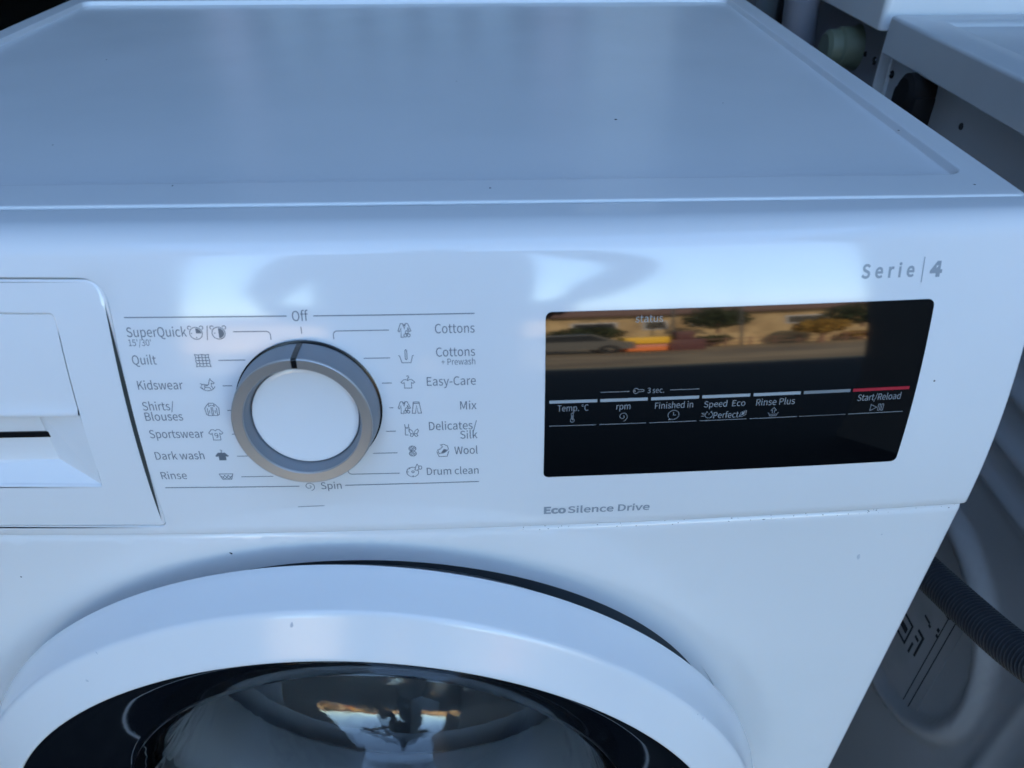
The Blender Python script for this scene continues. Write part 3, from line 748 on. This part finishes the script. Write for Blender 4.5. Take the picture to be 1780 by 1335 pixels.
# black hose clip near the top
cl = MB(); cl.bbox(.394, .412, .328, .366, .766, .806, .004); cl.lathe([(.0001, .020), (.010, .020), (.0135, .017), (.015, .0), (.015, -.002)], (.411, .345, .806), (-1, 0, 0), UP, 28)
cl.lathe([(.0001, .024), (.011, .024), (.014, .018), (.014, -.002)], (.411, .362, .776), (-1, 0, 0), UP, 28)
clip = cl.build('hose_clip', M_matteblack, MBk)
ey = MB(); ey.lathe([(.0001, .001), (.0035, .001), (.0045, 0)], (.3938, .342, .790), (-1, 0, 0), UP, 18); ey.build('clip_hole', M_label, clip)
# small notch on the panel
nt_ = MB(); nt_.lathe([(.0028, -.0004), (.0022, .0006), (.0014, .0002), (.0002, .0001)], (.4104, .286, .798), (-1, 0, 0), UP, 14); nt_.build('panel_notch', M_crumb, MBk)

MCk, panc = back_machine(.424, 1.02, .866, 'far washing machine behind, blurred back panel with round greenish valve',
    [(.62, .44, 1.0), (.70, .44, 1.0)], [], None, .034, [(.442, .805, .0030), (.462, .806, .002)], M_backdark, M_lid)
vv = MB(); vv.lathe([(.0001, .030), (.012, .030), (.0155, .027), (.016, .018), (.018, .016), (.018, .004), (.020, .0), (.020, -.002)], (.4105, .486, .806), (-1, 0, 0), UP, 28)
vv.build('inlet_valve', M_brass, MCk)
pp_ = MB(); P = []
for i in range(25):
    t = i/24; P.append((.385+.02*math.sin(t*3), .575+.03*math.sin(t*2.2)-.05*t*t, .835-.42*t))
pp_.tube(P, .017, 18); pp_.build('pale_pipe', M_wetgrey, MCk)
bx_ = MB(); bx_.bbox(.392, .412, .66, .74, .74, .83, .004); bx_.build('black_cover', M_black, MCk)

# corrugated drain hose hanging in the gap
ctrl = [(.360, .42, .36), (.362, .30, .455), (.366, .18, .520), (.369, .078, .557), (.370, .040, .5705), (.370, -.001, .588), (.371, -.04, .610), (.375, -.085, .645), (.384, -.12, .70), (.394, -.13, .76)]
def catmull(P, n):
    P = [Vector(p) for p in P]; P = [2*P[0]-P[1]]+P+[2*P[-1]-P[-2]]; out = []
    for i in range(1, len(P)-2):
        for k in range(n):
            t = k/n; a, b, c, d = P[i-1:i+3]
            out.append(.5*((2*b)+(c-a)*t+(2*a-5*b+4*c-d)*t*t+(3*b-a-3*c+d)*t**3))
    return out+[P[-2]]
fine = catmull(ctrl, 60); pts = [fine[0]]; acc = 0; STEP = .0005
for a, b in zip(fine, fine[1:]):
    d = (b-a).length; s0 = 0
    while acc+(d-s0) >= STEP:
        s0 += STEP-acc; acc = 0; pts.append(a.lerp(b, s0/d))
    acc += d-s0
rad = [.0101+.0018*max(-1, min(1, 2.4*(math.cos(2*math.pi*i*STEP/.0030)+.35))) for i in range(len(pts))]
hz = MB(); hz.tube(pts, rad, 22)
hose = hz.build('drain_hose', M_hose, None, sharp=50)
tag(hose, 'dark grey corrugated drain hose crossing the gap between the machines', 'hose')

# ------------------------------------------------------------------ setting: ground, shop behind
gm = MB(); rows = [(60, .0), (2, 0), (-2.0, 0), (-5, -.06), (-10, -.45), (-16, -.85), (-20, -1.08), (-26, -1.2), (-200, -1.2)]
gm.loft([[(x, y, z) for x in (-200, -20, 0, 20, 200)] for y, z in rows], closed=False)
ground = gm.build('ground', M_ground, None); tag(ground, kind='structure')

CAN_Y, CAN_Z = -.15, 2.5
M_awn = mat('added_canopy_cloth', (.16, .22, .34), .8)
pv = MB(); pv.loft([[(x, y, z+.006) for x in (-60, -20, 0, 20, 60)] for y, z in ((2.0, 0), (-2.0, 0), (-5, -.06), (-5.9, -.1302))], closed=False)
o = pv.build('dark_near_ground', M_neardark, None); tag(o, kind='structure')  # dark sheet added over the near ground to blacken the display's reflection
shop = empty('shop_building', (0, 2.5, 0), 'shop building in shade behind the machines with a dark open doorway', 'building')
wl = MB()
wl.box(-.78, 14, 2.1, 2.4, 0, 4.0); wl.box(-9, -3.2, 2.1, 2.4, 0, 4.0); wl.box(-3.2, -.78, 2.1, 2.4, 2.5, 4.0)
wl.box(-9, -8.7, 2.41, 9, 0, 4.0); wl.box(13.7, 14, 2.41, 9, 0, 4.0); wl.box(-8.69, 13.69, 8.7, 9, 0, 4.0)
wl.box(-1.55, -1.35, -3.0, 2.098, 0, 3.4); wl.box(1.12, 1.32, -1.45, 2.098, 0, 2.4)  # added side walls, out of view, blocking sky light left and right
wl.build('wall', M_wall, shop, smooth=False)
rf = MB(); rf.box(-9.3, 14.3, 1.9, 9.3, 4.01, 4.2); rf.build('roof', M_wall, shop, smooth=False)
aw = MB(); aw.add([(x, y, z) for x in (-6, 12) for y, z in ((2.099, 2.95), (CAN_Y, CAN_Z), (CAN_Y, CAN_Z+.06), (2.099, 3.01))], [(0, 1, 2, 3), (7, 6, 5, 4), (0, 4, 5, 1), (1, 5, 6, 2), (2, 6, 7, 3), (3, 7, 4, 0)])
aw.build('awning', M_awn, shop, smooth=False)  # added out of view to cut the light on the machine tops
fl = MB(); fl.box(-8.69, 13.69, 2.41, 8.69, .005, .03); fl.build('floor', M_dark, shop, smooth=False)
for x0, x1, h, mm in [(-.70, -.59, 1.55, M_pink)]+[(-.53+.142*i, -.53+.142*i+.098, 1.22, M_board) for i in range(5)]+[(.21, .32, 1.5, M_pink), (.345, .60, 1.75, M_grey)]:
    b_ = MB(); b_.bbox(x0, x1, 2.03, 2.098, .25, h, .006); b_.build('streak_board', mm, shop)  # added unseen boards, shaped to mirror as pale streaks in the worktop

# ------------------------------------------------------------------ what the black display mirrors: the far side of the street
def house(x0, x1, y, h, label, wins, door_x=None):
    H = empty('house', ((x0+x1)/2, y-4, -1.2), label, 'house', 'houses across the street')
    w = MB(); w.box(x0, x1, y-8, y, -1.2, h); w.build('wall', M_house, H, smooth=False)
    r = MB(); r.add([(x0-.4, y+.5, h), (x1+.4, y+.5, h), (x1+.4, y-8.5, h), (x0-.4, y-8.5, h), (x0+1, y-4, h+1.1), (x1-1, y-4, h+1.1)], [(0, 1, 5, 4), (1, 2, 5), (2, 3, 4, 5), (3, 0, 4), (0, 3, 2, 1)])
    r.build('roof', M_roof, H, smooth=False)
    for a, b, c, d in wins:
        f = MB(); f.box(a-.08, b+.08, y+.002, y+.07, c-.08, d+.08); fo = f.build('window', M_grey, H, smooth=False)
        g_ = MB(); g_.box(a, b, y+.05, y+.09, c, d); g_.build('pane', M_win, fo, smooth=False)
    return H
house(-14, 9.2, -31, 2.0, 'sand coloured low house mirrored at the left of the display', [(4.6, 6.6, .5, 1.3), (8, 9, .5, 1.3), (-2, 0, .4, 1.3)])
house(9.6, 30, -33, 2.1, 'sand coloured low house mirrored at the right of the display', [(11, 13.4, .7, 1.5), (16, 18, .6, 1.4)])
yw = MB(); yw.box(7.4, 24, -24.4, -24.1, -1.2, -.05); o = yw.build('yard_wall', M_house, None, smooth=False); tag(o, 'low sand coloured yard wall across the street', 'wall')

car = empty('parked_car', (2.6, -20, -1.08), 'grey car parked across the street, mirrored in the display', 'car')
cb = MB(); prof_c = [(-2.1, .35), (-2.15, .75), (-1.5, .9), (-.9, 1.4), (.9, 1.45), (1.6, .95), (2.1, .85), (2.15, .35)]
cb.loft([[(2.6+a, -20+s, -1.08+b) for a, b in prof_c] for s in (-.85, -.78, .78, .85)], True, True)
cb.build('body', M_car, car, smooth=False)
wn_ = MB(); wn_.add([(2.6+a, -19.14, -1.08+b) for a, b in ((-1.3, .95), (-.8, 1.34), (.8, 1.38), (1.35, .97))], [(0, 1, 2, 3)]); wn_.build('side_window', M_win, car, smooth=False)
for a in (-1.35, 1.35):
    for s in (-.8, .8):
        t_ = MB(); t_.lathe([(.18, -.1), (.30, -.1), (.33, -.06), (.33, .06), (.30, .1), (.18, .1)], (2.6+a, -20+s, -1.08+.33), (0, 1, 0), UP, 24); t_.build('wheel', M_tyre, car)
st_ = empty('market_stand', (5.2, -20.4, -1.08), 'yellow and orange stand across the street, mirrored in the display', 'stand')
for z0, z1, mm, nm in ((-1.02, -.72, M_orange, 'lower_board'), (-.71, -.46, M_pinkred, 'middle_board'), (-.45, .02, M_yel, 'awning')):
    b_ = MB(); b_.bbox(4.55, 5.95, -21.0, -20.0 if nm != 'awning' else -19.8, z0, z1, .03); b_.build(nm, mm, st_)
mb_ = MB(); mb_.bbox(6.05, 7.2, -21.0, -20.1, -1.12, -.25, .05); mb_.bbox(6.3, 6.9, -20.9, -20.3, -.26, .35, .05); o = mb_.build('maroon_kiosk', M_maroon, None); tag(o, 'dark maroon kiosk beside the yellow stand', 'kiosk')
def tree(x, y, z, hgt, rx, n, mm, label):
    T = empty('tree', (x, y, z), label, 'tree')
    tr = MB(); tr.tube([(x, y, z), (x+.05, y, z+hgt*.4), (x, y, z+hgt*.8)], [.14, .1, .03], 8); tr.build('trunk', M_roof, T)
    c = MB()
    for i in range(n):
        a, b = random.uniform(0, 6.28), random.uniform(-1, 1); q = random.random()**.4
        p = Vector((x+rx*q*math.cos(a)*math.sqrt(1-b*b), y+rx*q*math.sin(a)*math.sqrt(1-b*b), z+hgt*.75+hgt*.3*q*b))
        s = .16; u_ = Vector((random.uniform(-1, 1), random.uniform(-1, 1), random.uniform(-1, 1))).normalized(); v_ = u_.orthogonal().normalized()
        c.add([p-u_*s, p+v_*s*.6, p+u_*s, p-v_*s*.6], [(0, 1, 2, 3)])
    c.build('crown', mm, T, smooth=False)
tree(10.8, -29, -1.2, 3.4, 1.6, 900, M_leaf, 'dark green tree before the houses across the street')
tree(4.4, -26, -1.2, 2.0, 1.6, 700, M_leaf, 'dark round bush behind the parked car')
tree(12.0, -22, -1.15, 1.9, 1.0, 800, M_gold, 'golden autumn bush at the end of the yard wall')

for x, y, z, h_, rx_, n_, mm_, lb_ in ((8.6, -23.6, -1.2, .95, .8, 300, M_leaf, 'low dark hedge before the yard wall'), (16.5, -27, -1.2, 3.2, 1.8, 900, M_leaf, 'large dark tree at the far end of the street'), (14.2, -23.2, -1.2, .8, .7, 300, M_gold, 'small dry shrub by the yard wall')):
    tree(x, y, z, h_, rx_, n_, mm_, lb_)
for x_, lb_ in ((7.0, 'thin grey lamp pole beside the maroon kiosk'), (9.5, 'thin grey lamp pole before the yard wall')):
    pm = MB(); pm.tube([(x_, -23, -1.2), (x_, -23, 2.5), (x_, -23, 5.6), (x_-.3, -22.8, 5.9), (x_-.9, -22.4, 5.95)], [.07, .06, .05, .045, .04], 8)
    tag(pm.build('lamp_pole', M_car, None), lb_, 'lamp pole')
fn = empty('wire_fence', (14, -22.5, -1.15), 'low rail fence along the yard wall across the street', 'fence')
for i in range(16):
    b_ = MB(); b_.box(7.8+i*.9, 7.87+i*.9, -22.55, -22.48, -1.18, -.35); b_.build('post', M_roof, fn, smooth=False)
for z_ in (-.85, -.5):
    b_ = MB(); b_.box(7.8, 21.4, -22.475, -22.44, z_, z_+.06); b_.build('rail', M_roof, fn, smooth=False)
# the person taking the photograph: only shows as a mirror image
def skin_chain(name, nodes, edges, material, parent, sub=2, root=0):
    me = bpy.data.meshes.new(name); me.from_pydata([n[:3] for n in nodes], edges, [])
    o = bpy.data.objects.new(name, me); COL.objects.link(o)
    md = o.modifiers.new('skin', 'SKIN'); md.use_smooth_shade = True
    if not me.skin_vertices: 
        bm = bmesh.new(); bm.from_mesh(me); bm.verts.layers.skin.verify(); bm.to_mesh(me); bm.free()
    for i, n in enumerate(nodes):
        sv = me.skin_vertices[0].data[i]; sv.radius = (n[3], n[4] if len(n) > 4 else n[3]); sv.use_root = (i == root)
    sb = o.modifiers.new('sub', 'SUBSURF'); sb.levels = sub; sb.render_levels = sub
    dg = bpy.context.evaluated_depsgraph_get(); ev = bpy.data.meshes.new_from_object(o.evaluated_get(dg))
    v = [p.co.copy() for p in ev.vertices]; f = [tuple(p.vertices) for p in ev.polygons]
    bpy.data.objects.remove(o)
    return obj(name, v, f, material, parent)
PSN = empty('person', (-.03, -1.0, 0), 'person in dark clothes standing before the machines, mirrored in the control panel', 'person')
px, py = -.03, -1.0
body_nodes = [(px, py, .84, .225, .14), (px, py, 1.02, .24, .145), (px, py, 1.20, .225, .135), (px, py-.01, 1.33, .14, .10), (px, py, 1.42, .055), (px, py+.02, 1.49, .074, .088), (px, py+.03, 1.58, .078, .098), (px, py+.02, 1.65, .045),
  (px-.20, py, 1.29, .066), (px-.275, py-.03, 1.04, .058), (px-.285, py+.05, .975, .046), (px-.265, py+.10, .93, .032),
  (px+.20, py, 1.29, .066), (px+.43, py-.03, 1.06, .055), (px+.34, py+.05, .98, .044), (px+.265, py+.10, .93, .032),
  (px-.10, py, .79, .10), (px-.11, py+.01, .44, .066), (px-.11, py-.02, .09, .044), (px-.12, py+.12, .042, .038),
  (px+.10, py, .79, .10), (px+.11, py+.01, .44, .066), (px+.11, py-.02, .09, .044), (px+.12, py+.12, .042, .038)]
edges_p = [(0, 1), (1, 2), (2, 3), (3, 4), (4, 5), (5, 6), (6, 7), (3, 8), (8, 9), (9, 10), (10, 11), (3, 12), (12, 13), (13, 14), (14, 15), (0, 16), (16, 17), (17, 18), (18, 19), (0, 20), (20, 21), (21, 22), (22, 23)]
skin_chain('body', body_nodes, edges_p, M_cloth, PSN)
# head with face and hair
hc = Vector((px, py+.03, 1.57))
hd_ = MB(); loops_h = []
for i in range(13):
    t = -1+2*i/12; rz = math.sqrt(max(0, 1-t*t))
    loops_h.append([(hc.x+.078*rz*math.sin(2*math.pi*k/28)*(1 if t > -.3 else .86), hc.y+.098*rz*math.cos(2*math.pi*k/28)+(.022*math.exp(-((t+.12)/.16)**2) if k in (0,) else 0)+(.008*math.exp(-((t+.12)/.2)**2) if k in (1, 27) else 0)-(.010*math.exp(-((t-.05)/.1)**2) if k in (3, 4, 24, 25) else 0), hc.z+.118*t) for k in range(28)])
hd_.loft(loops_h, True, True); hd_.build('head', M_skin, PSN)
for s_ in (-1, 1):
    ee = MB(); ee.lathe([(.0002, .003), (.006, .002), (.009, -.003)], (hc.x+s_*.031, hc.y+.088, hc.z+.004), (s_*.2, 1, 0), UP, 12); ee.build('eye', M_hair, PSN)
mo = MB(); mo.bbox(hc.x-.022, hc.x+.022, hc.y+.068, hc.y+.078, hc.z-.066, hc.z-.058, .002); mo.build('mouth', M_maroon, PSN)
hr = MB(); hr.lathe([(.002, .128), (.045, .118), (.075, .08), (.086, .03), (.084, -.03), (.07, -.06)], (hc.x, hc.y-.012, hc.z), (0, 0, 1), (0, 1, 0), 24, .9, 2*math.pi-.9)
hr.build('hair', M_hair, PSN)
for s_ in (-1, 1):
    er = MB(); er.lathe([(.0005, .006), (.012, .005), (.017, 0), (.012, -.006)], (hc.x+s_*.08, hc.y-.005, hc.z), (s_, .2, 0), UP, 14); er.build('ear', M_skin, PSN)
# hands resting on the hips, fingers to the front, thumb behind
for s_ in (-1, 1):
    wr = Vector(body_nodes[11 if s_ < 0 else 15][:3])
    def hp(a, b, c): return (px+s_*a, py+b, c)
    N = [(*wr, .026, .020), (*hp(.245, .115, .905), .028, .015), (*hp(.232, .128, .885), .026, .014)]; Eh = [(0, 1), (1, 2)]
    for k in range(4):
        b0 = len(N); zz = .905-.017*k
        N += [(*hp(.215, .140, zz), .0095), (*hp(.185, .150, zz-.004), .0088), (*hp(.160-.006*abs(k-1), .152, zz-.008), .0075)]
        Eh += [(1 if k == 0 else 2, b0), (b0, b0+1), (b0+1, b0+2)]
    b0 = len(N); N += [(*hp(.258, .085, .885), .0115), (*hp(.252, .055, .872), .010), (*hp(.243, .035, .865), .0085)]
    Eh += [(1, b0), (b0, b0+1), (b0+1, b0+2)]
    skin_chain('hand', N, Eh, M_skin, PSN)
